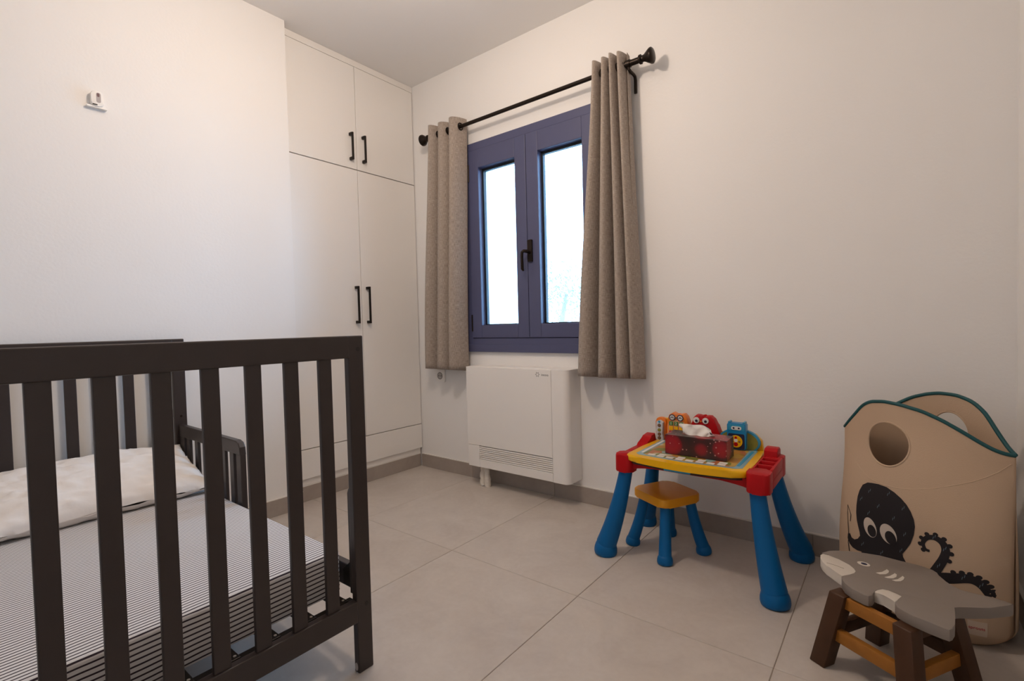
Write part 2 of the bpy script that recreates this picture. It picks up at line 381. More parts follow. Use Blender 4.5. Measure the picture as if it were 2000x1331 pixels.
put('top_flap', P([(0.60, Z1), (0.70, Z1+0.004), (1.05, Z1+0.0055), (1.09, Z1+0.003), (1.12, Z1)], RF+0.014, -0.02, axis='y'), M['plastic_w'], rd)
lg = bmesh.new()
for k in range(12):
    t = 2*math.pi*k/12; r_ = 0.0075 if k % 2 else 0.0115
    prism(lg, ell(1.052+r_*math.cos(t), 0.672+r_*math.sin(t), 0.0021, n=8), RF-0.0009, RF-0.0004, axis='y')
put('logo', lg, M['grey_print'], fp)
text('logo_lettering', 'innova', 0.0165, (1.098, RF-0.0007, 0.671), (1, 0, 0), (0, 0, 1), M['grey_print'], fp)
rnd = random.Random(3)
pm = mat('pipe_wrap', (0.70, 0.65, 0.58), 0.5, var=0.25, vscale=60, bump=0.6, bscale=70)
for px, lean in ((0.614, 0.004), (0.634, 0.018)):
    pts = [(px+lean*t+0.003*rnd.uniform(-1, 1), -0.075-0.015*t, 0.135*(1-t)) for t in [i/10 for i in range(11)]]
    put('pipe', T(pts, [0.0185+rnd.uniform(-.002, .003) for _ in range(11)], 12), pm, rd, True)

# ------------------------------------------------------------------ small wall fittings
so = empty('wall_socket', (0.197, 0.0, 0.578), 'white wall socket below the narrow grey curtain', 'socket')
sp = put('plate', P(rrect(0.155, 0.240, 0.578, 0.660, 0.006), -0.010, -0.0005, axis='y', bev=0.002), M['plastic_w'], so)
put('recess', P(ell(0.197, 0.617, 0.021), -0.0108, -0.009, axis='y'), mat('socket_shade', (0.50, 0.47, 0.44), 0.5), so)
rg = bmesh.new(); tube(rg, [(0.197+0.021*math.cos(t), -0.0108, 0.617+0.021*math.sin(t)) for t in [2*math.pi*q/24 for q in range(24)]], 0.0022, 8, closed=True)
put('ring', rg, mat('socket_ring', (0.25, 0.22, 0.20), 0.5), so, True)
for dx in (-0.0095, 0.0095): put('hole', P(ell(0.197+dx, 0.617, 0.0035, n=12), -0.0114, -0.0105, axis='y'), M['dark'], so)
s2 = empty('wall_socket', (WX, -1.447, 0.545), 'white wall socket half hidden behind the bed post on the left wall', 'socket')
put('plate', P(rrect(-1.487, -1.405, 0.546, 0.630, 0.006), WX+0.0005, WX+0.010, axis='x', bev=0.002), M['plastic_w'], s2)
put('recess', P(ell(-1.447, 0.588, 0.021), WX+0.009, WX+0.0108, axis='x'), bpy.data.materials['socket_shade'], s2)
put('plug', P(ell(-1.409, 0.562, 0.006, n=12), WX+0.0008, WX+0.016, axis='x'), M['plastic_w'], s2)
hk = empty('wall_holder', (WX, -1.668, 1.82), 'small white plastic holder fixed high on the left wall above the bed', 'holder')
put('back_plate', P(rrect(-1.700, -1.636, 1.816, 1.822, 0.002), WX+0.0005, WX+0.020, axis='x', bev=0.001), M['plastic_w'], hk)
hb_ = P(rrect(-1.686, -1.648, 1.821, 1.878, 0.012), WX+0.0005, WX+0.026, axis='x', bev=0.004)
hbo = put('body', hb_, M['plastic_w'], hk, True)
put('slot', P(rrect(-1.671, -1.657, 1.834, 1.872, 0.0065), WX+0.0255, WX+0.0268, axis='x'), mat('holder_recess', (0.42, 0.38, 0.37), 0.6), hbo)
put('opening', P(rrect(-1.669, -1.661, 1.856, 1.870, 0.0035), WX+0.0262, WX+0.0273, axis='x'), mat('holder_hole', (0.16, 0.09, 0.09), 0.6), hbo)
put('bottom_slot', P(rrect(-1.683, -1.668, 1.823, 1.827, 0.0015), WX+0.0255, WX+0.0268, axis='x'), M['dark'], hbo)

# ------------------------------------------------------------------ toddler bed
bed = empty('toddler_bed', (0.73, -1.79, 0.0), 'dark espresso toddler bed with slatted end panels and guard rail', 'bed')
BY1, BY0 = -1.415, -2.168
slat_y = [-1.5255-0.0887*k for k in range(7)]
W_ = M['wood']
def end_panel(x0, x1, topz, rail):
    xm = (x0+x1)/2
    for y0, y1 in ((BY1-0.046, BY1), (BY0, BY0+0.046)):
        po = put('post', B(x0, x1, y0, y1, 0.0, topz, 0.003), W_, bed)
        if rail:
            yb = (y0+y1)/2+0.006
            for zb in (0.876, 0.181): put('bolt', P(ell(yb, zb, 0.006, n=14), x1-0.001, x1+0.0006, axis='x'), M['dark'], po)
            put('glide', P(ell(xm-0.001, 0.016, 0.0065, 0.011, n=14), y0-0.0012, y0+0.001, axis='y'), mat('felt_glide', (0.45, 0.41, 0.39), 0.8), po)
        else:
            put('bolt', P(ell((y0+y1)/2, 0.575, 0.005, n=14), x1-0.001, x1+0.0006, axis='x'), M['bronze'], po)
    put('top_rail', B(x0-0.002, x1+0.002, BY0+0.044, BY1-0.044, topz-0.059, topz, 0.003), W_, bed)
    put('bottom_rail', B(x0, x1, BY0+0.044, BY1-0.044, 0.140, 0.198, 0.003), W_, bed)
    for y in slat_y: put('slat', B(xm-0.006, xm+0.006, y-0.0178, y+0.0178, 0.190, topz-0.055, 0.0025), W_, bed)
end_panel(1.358, 1.380, 0.912, True)
end_panel(0.0705, 0.0925, 0.908, False)
put('side_rail', B(0.0935, 1.357, BY1-0.022, BY1-0.002, 0.205, 0.270, 0.003), W_, bed)
put('side_rail', B(0.0935, 1.357, BY0+0.002, BY0+0.022, 0.205, 0.270, 0.003), W_, bed)
put('end_plate', P([(1.336, 0.205), (1.356, 0.205), (1.356, 0.500), (1.348, 0.500), (1.341, 0.494), (1.336, 0.482)], -1.452, -1.440, axis='y', bev=0.002), W_, bed)
put('corner_bracket', P([(1.290, 0.214), (1.340, 0.214), (1.356, 0.188), (1.356, 0.285), (1.325, 0.285), (1.290, 0.255)], -1.4425, -1.438, axis='y'), M['black'], bed)
sup = put('support_bar', B(1.322, 1.350, BY0+0.024, BY1-0.030, 0.168, 0.186, 0.002), M['black'], bed)
put('support_bar', B(0.10, 0.128, BY0+0.024, BY1-0.030, 0.168, 0.186, 0.002), M['black'], bed)
for k in range(7):
    y = -1.483-0.0925*k
    sl = put('support_slat', B(0.102, 1.348, y-0.017, y+0.017, 0.1865, 0.1935, 0.002), M['black'], bed)
    for dy in (-0.008, 0.008): put('rivet', P(ell(1.336, y+dy, 0.0035, n=10), 0.1930, 0.1950), mat('steel_rivet', (0.75, 0.70, 0.62), 0.3, metal=0.8) if 'steel_rivet' not in bpy.data.materials else bpy.data.materials['steel_rivet'], sl)
gr_ = bmesh.new()
prism(gr_, [(0.0935, 0.490), (0.0935, 0.540), (0.640, 0.540), (0.664, 0.534), (0.676, 0.518), (0.680, 0.490)], -1.450, -1.428, axis='y', bev=0.003)
box(gr_, 0.642, 0.680, -1.449, -1.429, 0.205, 0.492, 0.003)
box(gr_, 0.0935, 0.150, -1.449, -1.429, 0.205, 0.492, 0.003)
gu = put('guard_rail', gr_, W_, bed)
for x in (0.178, 0.264, 0.350, 0.436, 0.522, 0.594): put('slat', B(x-0.017, x+0.017, -1.4445, -1.4335, 0.268, 0.494, 0.002), W_, gu)

# mattress with a striped sheet
sm = bpy.data.materials.new('striped_sheet'); sm.use_nodes = True
nt = sm.node_tree; b = nt.nodes['Principled BSDF']; b.inputs['Roughness'].default_value = 0.85; b.inputs['Specular IOR Level'].default_value = 0.15
tc = nt.nodes.new('ShaderNodeTexCoord'); ge = nt.nodes.new('ShaderNodeNewGeometry')
sx = nt.nodes.new('ShaderNodeSeparateXYZ'); sn = nt.nodes.new('ShaderNodeSeparateXYZ')
nz = nt.nodes.new('ShaderNodeTexNoise'); nz.inputs['Scale'].default_value = 9
nt.links.new(tc.outputs['Object'], nz.inputs['Vector'])
nt.links.new(tc.outputs['Object'], sx.inputs[0]); nt.links.new(ge.outputs['Normal'], sn.inputs[0])
ab = nt.nodes.new('ShaderNodeMath'); ab.operation = 'ABSOLUTE'; nt.links.new(sn.outputs['Z'], ab.inputs[0])
gt = nt.nodes.new('ShaderNodeMath'); gt.operation = 'GREATER_THAN'; gt.inputs[1].default_value = 0.72; nt.links.new(ab.outputs[0], gt.inputs[0])
mxv = nt.nodes.new('ShaderNodeMix'); nt.links.new(gt.outputs[0], mxv.inputs[0]); nt.links.new(sx.outputs['Z'], mxv.inputs[2]); nt.links.new(sx.outputs['X'], mxv.inputs[3])
wob = nt.nodes.new('ShaderNodeMath'); wob.operation = 'MULTIPLY_ADD'; wob.inputs[1].default_value = 0.006
nt.links.new(nz.outputs[0], wob.inputs[0]); nt.links.new(mxv.outputs[0], wob.inputs[2])
fq = nt.nodes.new('ShaderNodeMath'); fq.operation = 'MULTIPLY'; fq.inputs[1].default_value = 1/0.0118; nt.links.new(wob.outputs[0], fq.inputs[0])
frc = nt.nodes.new('ShaderNodeMath'); frc.operation = 'FRACT'; nt.links.new(fq.outputs[0], frc.inputs[0])
rp = nt.nodes.new('ShaderNodeValToRGB'); e = rp.color_ramp.elements
e[0].position = 0.0; e[0].color = (0.045, 0.032, 0.040, 1); e[1].position = 0.26; e[1].color = (0.045, 0.032, 0.040, 1)
for p_ in (0.31, 0.95): q = e.new(p_); q.color = (0.74, 0.71, 0.69, 1)
q = e.new(1.0); q.color = (0.045, 0.032, 0.040, 1)
nt.links.new(frc.outputs[0], rp.inputs[0]); nt.links.new(rp.outputs[0], b.inputs['Base Color'])
mb = B(0.096, 1.296, -2.140, -1.4535, 0.1945, 0.316, bev=0.011, seg=4)
mattress = put('mattress', mb, sm, None, True)
tag(mattress, 'thin cot mattress in a white sheet with dark stripes', 'mattress')

# pillow
V, F = [], []; n, m_ = 56, 40
def pil(u, v, side):
    a = 0.325*math.copysign(abs(u)**0.96, u); c = 0.185*math.copysign(abs(v)**0.96, v)
    k = max(0, 1-abs(u)**2.6)**0.55*max(0, 1-abs(v)**2.6)**0.55
    pinch = 1-0.06*(1-abs(u)**2)*(abs(v) > 0.5)*(abs(v)-0.5)*2
    h = side*0.066*k
    e_ = max(abs(u), abs(v))**3
    wr = 0.014*k*noise.noise(Vector((u*2.1+4*v, v*3.0-u*2, side*3.0)))+0.010*k*noise.noise(Vector((u*7-v*6, v*5+u*3, 2+side)))+0.006*k*(1-abs(noise.noise(Vector((u*9-v*9, v*4+u*4, 5+side))))*3)+0.010*e_*noise.noise(Vector((u*8, v*8, side*0.4)))
    return Vector((c*pinch, a*(1-0.04*(1-abs(v)**2)*abs(u)), h+wr))
cp = Vector((0.275, -1.775, 0.397)); rotm = Matrix.Rotation(R(18), 3, 'Y')
for side in (1, -1):
    b0 = len(V)
    for j in range(m_+1):
        for i in range(n+1):
            p_ = rotm @ pil(-1+2*i/n, -1+2*j/m_, side)+cp
            p_.z = max(p_.z, 0.3175); p_.x = max(p_.x, 0.0955)
            V.append(p_)
    for j in range(m_):
        for i in range(n):
            a0 = b0+j*(n+1)+i; F.append((a0, a0+1, a0+n+2, a0+n+1))
me = bpy.data.meshes.new('pillow'); me.from_pydata(V, [], F)
bm = bmesh.new(); bm.from_mesh(me); bmesh.ops.remove_doubles(bm, verts=bm.verts, dist=0.0008)
po = put('pillow', bm, mat('white_cotton', (0.82, 0.77, 0.72), 0.9, spec=0.1, bump=0.25, bscale=35, sheen=0.1), None, 'all')
tag(po, 'creased white pillow leaning on the far end of the bed', 'pillow')

# ------------------------------------------------------------------ activity desk
blue = mat('blue_plastic', (0.002, 0.115, 0.33), 0.42, spec=0.22)
red = mat('red_plastic', (0.46, 0.004, 0.008), 0.42, spec=0.22)
yel = mat('yellow_plastic', (0.86, 0.46, 0.004), 0.28, spec=0.35)
ora = mat('orange_plastic', (0.80, 0.20, 0.012), 0.35)
teal = mat('teal_plastic', (0.03, 0.30, 0.50), 0.35)
olive = mat('olive_print', (0.26, 0.23, 0.03), 0.5, var=0.25, vscale=60)
whitep = mat('white_print', (0.78, 0.77, 0.74), 0.4)
navy = mat('navy_print', (0.02, 0.022, 0.06), 0.4)
greenp = mat('green_print', (0.08, 0.20, 0.05), 0.45)
brownp = mat('brown_print', (0.16, 0.08, 0.04), 0.5)
desk = empty('activity_desk', (1.91, -0.27, 0.0), 'plastic toy desk with red frame, yellow top and blue legs', 'toy desk')
fr_ = bmesh.new()
prism(fr_, rrect(1.665, 2.160, -0.440, -0.150, 0.03), 0.372, 0.392, bev=0.003)
# aprons arched between the corner blocks
for y0, y1 in ((-0.438, -0.422), (-0.172, -0.156)):
    top = [(1.67, 0.392), (2.16, 0.392)]
    arch = [(2.16-0.49*t, 0.350+0.026*math.sin(math.pi*min(1, max(0, (t-0.04)/0.92)))**0.5) for t in [i/20 for i in range(21)]]
    prism(fr_, top+arch, y0, y1, axis='y')
frame = put('frame', fr_, red, desk, True)
def block(x0, x1, y0, y1, z0, z1): return put('corner_block', P(rrect(x0, x1, y0, y1, 0.022), z0, z1, bev=0.006), red, desk, True)
block(1.642, 1.712, -0.462, -0.385, 0.345, 0.414); block(1.642, 1.712, -0.210, -0.135, 0.345, 0.414)
block(2.122, 2.194, -0.470, -0.385, 0.351, 0.4195); block(2.128, 2.194, -0.225, -0.145, 0.350, 0.420)
ty = bmesh.new()
prism(ty, rrect(2.129, 2.193, -0.40, -0.20, 0.010), 0.355, 0.385, bev=0.003)
for a in ((2.129, 2.136, -0.40, -0.21), (2.183, 2.193, -0.40, -0.21), (2.131, 2.190, -0.345, -0.335), (2.131, 2.190, -0.290, -0.280), (2.131, 2.190, -0.240, -0.230)):
    box(ty, *a, 0.38, 0.421, 0.003)
put('pocket_tray', ty, red, desk, True)
put('tray_hump', P([(-0.215, 0.415), (-0.212, 0.440), (-0.200, 0.448), (-0.160, 0.448), (-0.148, 0.440), (-0.146, 0.415)], 2.130, 2.176, axis='x', bev=0.005), red, desk, True)
put('side_rail', B(1.645, 1.690, -0.40, -0.20, 0.365, 0.408, 0.006), red, desk, True)
put('tray_hump', P([(-0.270, 0.405), (-0.255, 0.418), (-0.215, 0.424), (-0.200, 0.440), (-0.155, 0.444), (-0.140, 0.405)], 1.650, 1.690, axis='x', bev=0.004), red, desk, True)
def leg(par, top, foot, rt, rb, fr, fh, fl=1.0, bow=0.25):
    top, foot = Vector(top), Vector(foot)
    mid = top.lerp(foot, 0.5); mid = mid.lerp(Vector((top.x, top.y, mid.z)), bow)
    end = foot+Vector((0, 0, fh*0.8))
    pts = bez(top, mid, end, 10)
    lo = put('leg', T(pts, [rt+(rb-rt)*(i/10)**1.15 for i in range(11)], 20), blue, par, True)
    prof = [(0.0, 0.86), (0.06, 0.95), (0.25, 1.0), (0.5, 0.98), (0.75, 0.90), (0.92, 0.80), (1.0, 0.70)]
    out = (foot-top); out.z = 0; out = out.normalized()*0.004 if out.length > 0 else out
    bm = bmesh.new(); rings = []
    for h_, r_ in prof:
        rings.append((foot+Vector((0, 0, h_*fh))+out*(1-h_), fr*r_))
    tube(bm, [p for p, r_ in rings], [r_ for p, r_ in rings], 24)
    put('foot', bm, blue, lo, True)
    return lo
leg(desk, (1.677, -0.425, 0.352), (1.597, -0.452, 0), 0.0255, 0.040, 0.046, 0.052)
leg(desk, (2.152, -0.430, 0.355), (2.207, -0.466, 0), 0.0255, 0.040, 0.046, 0.052)
leg(desk, (1.682, -0.160, 0.352), (1.614, -0.082, 0), 0.0255, 0.038, 0.044, 0.052)
leg(desk, (2.156, -0.170, 0.355), (2.230, -0.072, 0), 0.0255, 0.040, 0.044, 0.052)
# yellow board with a bowed front
bf = [(1.698, -0.125), (1.692, -0.300), (1.685, -0.430), (1.692, -0.452), (1.715, -0.466)]
bf += [(1.74+0.34*t, -0.468-0.020*math.sin(math.pi*t)) for t in [i/10 for i in range(11)]]
bf += [(2.104, -0.462), (2.120, -0.450), (2.127, -0.430), (2.127, -0.300), (2.122, -0.125)]
top_ = put('tabletop', P(bf, 0.394, 0.4185, bev=0.009, seg=3), yel, desk, True)
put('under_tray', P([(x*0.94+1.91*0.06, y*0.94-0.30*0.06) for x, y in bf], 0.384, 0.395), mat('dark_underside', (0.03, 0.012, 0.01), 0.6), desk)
put('latch', B(1.85, 1.945, -0.481, -0.470, 0.386, 0.392, 0.001), teal, desk)
def shrink(poly, s, c): return [(c[0]+(x-c[0])*s, c[1]+(y-c[1])*s) for x, y in poly]
sheet = put('activity_sheet', P([(1.722, -0.150), (1.718, -0.420), (1.735, -0.436), (1.91, -0.452), (2.085, -0.436), (2.104, -0.420), (2.098, -0.150)], 0.4180, 0.4192), mat('sheet_border', (0.25, 0.42, 0.50), 0.3, var=0.2, vscale=30, coat=0.3), desk)
# printed scene: patches of ochre, green and rust
ps = bpy.data.materials.new('sheet_print'); ps.use_nodes = True
nt = ps.node_tree; b = nt.nodes['Principled BSDF']; b.inputs['Roughness'].default_value = 0.3
tc = nt.nodes.new('ShaderNodeTexCoord'); vo = nt.nodes.new('ShaderNodeTexVoronoi'); vo.inputs['Scale'].default_value = 26
nt.links.new(tc.outputs['Object'], vo.inputs['Vector'])
sep = nt.nodes.new('ShaderNodeSeparateColor'); nt.links.new(vo.outputs['Color'], sep.inputs[0])
rp = nt.nodes.new('ShaderNodeValToRGB'); rp.color_ramp.interpolation = 'CONSTANT'; e = rp.color_ramp.elements
e[0].color = (0.48, 0.24, 0.05, 1); e[1].position = 0.3; e[1].color = (0.55, 0.36, 0.08, 1)
for p_, c_ in ((0.5, (0.20, 0.22, 0.04, 1)), (0.68, (0.50, 0.16, 0.06, 1)), (0.82, (0.30, 0.45, 0.42, 1)), (0.92, (0.62, 0.52, 0.34, 1))):
    q = e.new(p_); q.color = c_
nt.links.new(sep.outputs[0], rp.inputs[0]); nt.links.new(rp.outputs[0], b.inputs['Base Color'])
put('printed_scene', P([(1.752, -0.165), (1.742, -0.412), (1.76, -0.424), (1.91, -0.438), (2.06, -0.424), (2.078, -0.412), (2.070, -0.165)], 0.4190, 0.4196), ps, sheet)
for k in range(8):
    x = 1.778+0.0365*k; y = -0.4235-0.010*math.sin(math.pi*k/7)
    cdp = put('picture_card', P(rrect(x-0.0135, x+0.0135, y, y+0.020, 0.002, 3), 0.4196, 0.4202), whitep, sheet)
    if k % 2: put('picture_card', P(rrect(x-0.0135, x+0.0135, y+0.026, y+0.044, 0.002, 3), 0.4196, 0.4202), whitep, sheet)
for s_, c_ in ((2.086, teal), (1.735, whitep)): put('edge_stripe', B(s_-0.006, s_+0.004, -0.40, -0.17, 0.4192, 0.4198), c_, sheet)
# upright back panel with the toys
bpn = put('back_panel', P([(1.690, 0.398), (1.688, 0.470), (1.695, 0.496), (1.712, 0.510), (1.735, 0.508), (1.760, 0.475), (1.96, 0.470), (2.02, 0.485), (2.085, 0.480), (2.108, 0.455), (2.116, 0.398)], -0.132, -0.108, axis='y', bev=0.004), yel, desk, True)
FY = -0.152
put('handset_rest', P(rrect(1.690, 1.735, 0.412, 0.514, 0.018), FY+0.004, -0.128, axis='y', bev=0.004), ora, desk, True)
hs = put('handset', P([(1.697, 0.418), (1.712, 0.412), (1.728, 0.420), (1.727, 0.444), (1.722, 0.460), (1.727, 0.478), (1.729, 0.496), (1.715, 0.505), (1.699, 0.498), (1.697, 0.478), (1.701, 0.460), (1.696, 0.444)], FY-0.014, FY+0.004, axis='y', bev=0.004), mat('pale_grey_plastic', (0.55, 0.58, 0.62), 0.4), desk, True)
for zz, c_ in ((0.498, teal), (0.482, brownp), (0.462, olive), (0.444, brownp), (0.428, brownp)):
    put('button', P(ell(1.7125, zz, 0.0075 if c_ is not teal else 0.005, n=16), FY-0.016, FY-0.013, axis='y', bev=0.0006, seg=1), c_, hs)
ph_out = [(1.742, 0.412), (1.836, 0.412), (1.838, 0.480), (1.832, 0.505), (1.826, 0.526), (1.814, 0.538), (1.800, 0.536), (1.790, 0.526), (1.782, 0.534), (1.768, 0.540), (1.754, 0.532), (1.748, 0.515), (1.743, 0.480)]
ph = put('telephone', P(ph_out, FY-0.010, -0.115, axis='y', bev=0.005), ora, desk, True)
put('face_plate', P([(1.748, 0.416), (1.824, 0.416), (1.825, 0.485), (1.818, 0.505), (1.792, 0.512), (1.762, 0.510), (1.749, 0.490)], FY-0.0115, FY-0.0095, axis='y'), mat('pale_orange', (0.72, 0.33, 0.16), 0.4), ph)
for ex in (1.769, 1.803):
    put('eye', P(ell(ex, 0.522, 0.0105), FY-0.0140, FY-0.0095, axis='y'), whitep, ph)
    rg = bmesh.new(); tube(rg, [(ex+0.0115*math.cos(t), FY-0.0135, 0.522+0.0115*math.sin(t)) for t in [2*math.pi*q_/24 for q_ in range(24)]], 0.0020, 8, closed=True)
    put('spectacle_ring', rg, navy, ph, True)
    put('eyelid', T([(ex-0.006, FY-0.0145, 0.520), (ex, FY-0.0148, 0.5245), (ex+0.006, FY-0.0145, 0.520)], 0.0018, 6), navy, ph)
put('bridge', T([(1.780, FY-0.0135, 0.522), (1.792, FY-0.0135, 0.522)], 0.0018, 6), navy, ph)
for r_, cs in enumerate(((greenp, greenp, greenp), (yel, yel, yel), (red, red, red), (whitep, whitep, whitep))):
    for c_ in range(3):
        kx, kz = 1.764+0.0215*c_, 0.496-0.0205*r_
        bt = put('button', P(rrect(kx-0.0085, kx+0.0085, kz-0.0085, kz+0.0085, 0.002, 3), FY-0.0150, FY-0.010, axis='y', bev=0.0008, seg=1), cs[c_], ph)
for c_ in range(3): text('digit', '123'[c_], 0.016, (1.764+0.0215*c_, FY-0.0153, 0.4955), (1, 0, 0), (0, 0, 1), whitep, ph)
rc_out = [(1.840, 0.414), (1.962, 0.414), (1.966, 0.440), (1.958, 0.470), (1.948, 0.500), (1.936, 0.526), (1.922, 0.538), (1.906, 0.538), (1.894, 0.528), (1.880, 0.538), (1.866, 0.540), (1.854, 0.528), (1.848, 0.505), (1.843, 0.475), (1.838, 0.440)]
rc = put('red_frog', P(rc_out, FY-0.006, -0.112, axis='y', bev=0.008, seg=3), red, desk, True)
for ex in (1.868, 0.0368+1.868):
    put('eye', P(ell(ex, 0.519, 0.0125), FY-0.0105, FY-0.005, axis='y', bev=0.001, seg=1), whitep, rc)
    put('pupil', P(ell(ex+0.001, 0.517, 0.0055, n=16), FY-0.0118, FY-0.010, axis='y'), navy, rc)
put('nose', P(ell(1.886, 0.515, 0.0035, n=12), FY-0.009, FY-0.005, axis='y', bev=0.001, seg=1), ora, rc)
put('mouth', P([(1.852, 0.496), (1.872, 0.501), (1.900, 0.501), (1.916, 0.492), (1.922, 0.460), (1.912, 0.435), (1.860, 0.435), (1.849, 0.462)], FY-0.0075, FY-0.0055, axis='y'), navy, rc)
el_ = put('speaker_disc', P(ell(2.028, 0.448, 0.078, 0.050, 40), -0.148, -0.130, axis='y', bev=0.004), teal, desk, True)
put('disc_print', P(ell(2.028, 0.448, 0.070, 0.043, 40), -0.1495, -0.1475, axis='y'), olive, el_)
mpb = put('music_player', P(rrect(1.992, 2.060, 0.422, 0.524, 0.006), FY-0.024, -0.140, axis='y', bev=0.004), mat('bright_blue_plastic', (0.008, 0.22, 0.48), 0.33), desk, True)
put('screen_band', P(rrect(1.996, 2.056, 0.497, 0.520, 0.004), FY-0.0252, FY-0.0235, axis='y'), teal, mpb)
put('eye_plate', P(rrect(2.008, 2.045, 0.499, 0.513, 0.006), FY-0.0262, FY-0.0250, axis='y'), whitep, mpb)
for ex in (2.017, 2.036): put('pupil', P(ell(ex, 0.506, 0.0036, n=14), FY-0.0272, FY-0.0260, axis='y'), navy, mpb)
put('dial_backing', P(rrect(1.996, 2.056, 0.424, 0.484, 0.006), FY-0.0252, FY-0.0235, axis='y'), navy, mpb)
dl = put('dial', P(ell(2.025, 0.454, 0.024, n=28), FY-0.0275, FY-0.0250, axis='y', bev=0.0008, seg=1), yel, mpb)
for dx, dz, r_, c_ in ((0, 0.004, 0.007, whitep), (0.0, -0.011, 0.008, red), (-0.013, 0.0, 0.004, brownp), (0.013, 0.0, 0.004, brownp), (0, 0.015, 0.005, red)):
    put('dial_mark', P(ell(2.025+dx, 0.454+dz, r_, n=14), FY-0.0283, FY-0.0273, axis='y'), c_, mpb)
for bx_ in (1.999, 2.053): put('strap', P(rrect(bx_-0.004, bx_+0.004, 0.505, 0.530, 0.002, 3), FY-0.022, -0.142, axis='y', bev=0.001, seg=1), teal, mpb)

# tissue box on the desk
cart = bpy.data.materials.new('tissue_carton'); cart.use_nodes = True
nt = cart.node_tree; b = nt.nodes['Principled BSDF']; b.inputs['Roughness'].default_value = 0.3
tc = nt.nodes.new('ShaderNodeTexCoord')
vo = nt.nodes.new('ShaderNodeTexVoronoi'); vo.inputs['Scale'].default_value = 11; nt.links.new(tc.outputs['Object'], vo.inputs['Vector'])
rp = nt.nodes.new('ShaderNodeValToRGB'); e = rp.color_ramp.elements
e[0].position = 0.0; e[0].color = (0.20, 0.02, 0.05, 1); e[1].position = 0.16; e[1].color = (0.30, 0.012, 0.025, 1)
for p_, c_ in ((0.30, (0.34, 0.008, 0.015, 1)), (0.44, (0.22, 0.008, 0.015, 1)), (0.50, (0.06, 0.012, 0.012, 1)), (0.70, (0.03, 0.014, 0.012, 1))):
    q = e.new(p_); q.color = c_
nt.links.new(vo.outputs['Distance'], rp.inputs[0])
v2 = nt.nodes.new('ShaderNodeTexVoronoi'); v2.inputs['Scale'].default_value = 60; nt.links.new(tc.outputs['Object'], v2.inputs['Vector'])
lt = nt.nodes.new('ShaderNodeMath'); lt.operation = 'LESS_THAN'; lt.inputs[1].default_value = 0.17; nt.links.new(v2.outputs['Distance'], lt.inputs[0])
mxc = nt.nodes.new('ShaderNodeMix'); mxc.data_type = 'RGBA'; mxc.inputs[7].default_value = (0.50, 0.22, 0.20, 1)
nt.links.new(lt.outputs[0], mxc.inputs[0]); nt.links.new(rp.outputs[0], mxc.inputs[6]); nt.links.new(mxc.outputs[2], b.inputs['Base Color'])
tb = empty('tissue_box', (1.927, -0.322, 0.4203), 'dark red patterned tissue box standing on the toy desk', 'tissue box')
put('carton', B(1.815, 2.040, -0.372, -0.272, 0.4204, 0.4950, 0.002), cart, tb)
put('opening', P(ell(1.925, -0.322, 0.062, 0.026, 28), 0.4946, 0.4954), mat('carton_opening', (0.25, 0.10, 0.08), 0.5), tb)
V, F = [], []; n = 40; rings_ = 12
for j in range(rings_+1):
    v = j/rings_
    for i in range(n):
        t = 2*math.pi*i/n
        rx = 0.050+0.022*v-0.030*max(0, v-0.75)*4*0.3; ry = 0.020*(1-0.80*v)
        f_ = 0.006*math.sin(5*t+3*v)+0.004*math.sin(9*t-5*v)
        hx = 1.925+(rx+f_)*math.cos(t)-0.004*v; hy = -0.322+(ry+f_*0.8)*math.sin(t)+0.010*v*math.sin(2.2*math.cos(t)*2)
        hz = 0.495+v*(0.037-0.014*math.cos(t)+0.004*math.sin(3.2*math.cos(t)+0.5)-0.014*abs(math.cos(t))**2.4)
        V.append((hx, hy, hz))
for j in range(rings_):
    for i in range(n): F.append((j*n+i, j*n+(i+1) % n, (j+1)*n+(i+1) % n, (j+1)*n+i))
F.append(tuple(rings_*n+i for i in range(n)))
me = bpy.data.meshes.new('tissue'); me.from_pydata(V, [], F)
put('tissue', me, mat('tissue_paper', (0.84, 0.80, 0.76), 0.9, bump=0.3, bscale=60), tb, 'all')

# ------------------------------------------------------------------ toy stool
st = empty('toy_stool', (1.78, -0.270, 0), 'small plastic stool with yellow seat and blue legs under the toy desk', 'stool')
an = R(16.7)
def rotp(poly, c, a): return [(c[0]+x*math.cos(a)-y*math.sin(a), c[1]+x*math.sin(a)+y*math.cos(a)) for x, y in poly]
def sq(h, r): return rrect(-h, h, -h, h, r, 8)
seat_c = (1.778, -0.270)
put('seat', P(rotp(sq(0.0985, 0.032), seat_c, an+R(45)), 0.208, 0.242, bev=0.006, seg=3), mat('amber_plastic', (0.80, 0.34, 0.006), 0.35), st, True)
for k in range(4):
    a = an+R(90*k); d = Vector((math.cos(a), math.sin(a), 0)); c = Vector((1.78, -0.270, 0))
    leg(st, c+d*0.088+Vector((0, 0, 0.212)), c+d*0.136, 0.0195, 0.0245, 0.030, 0.034)

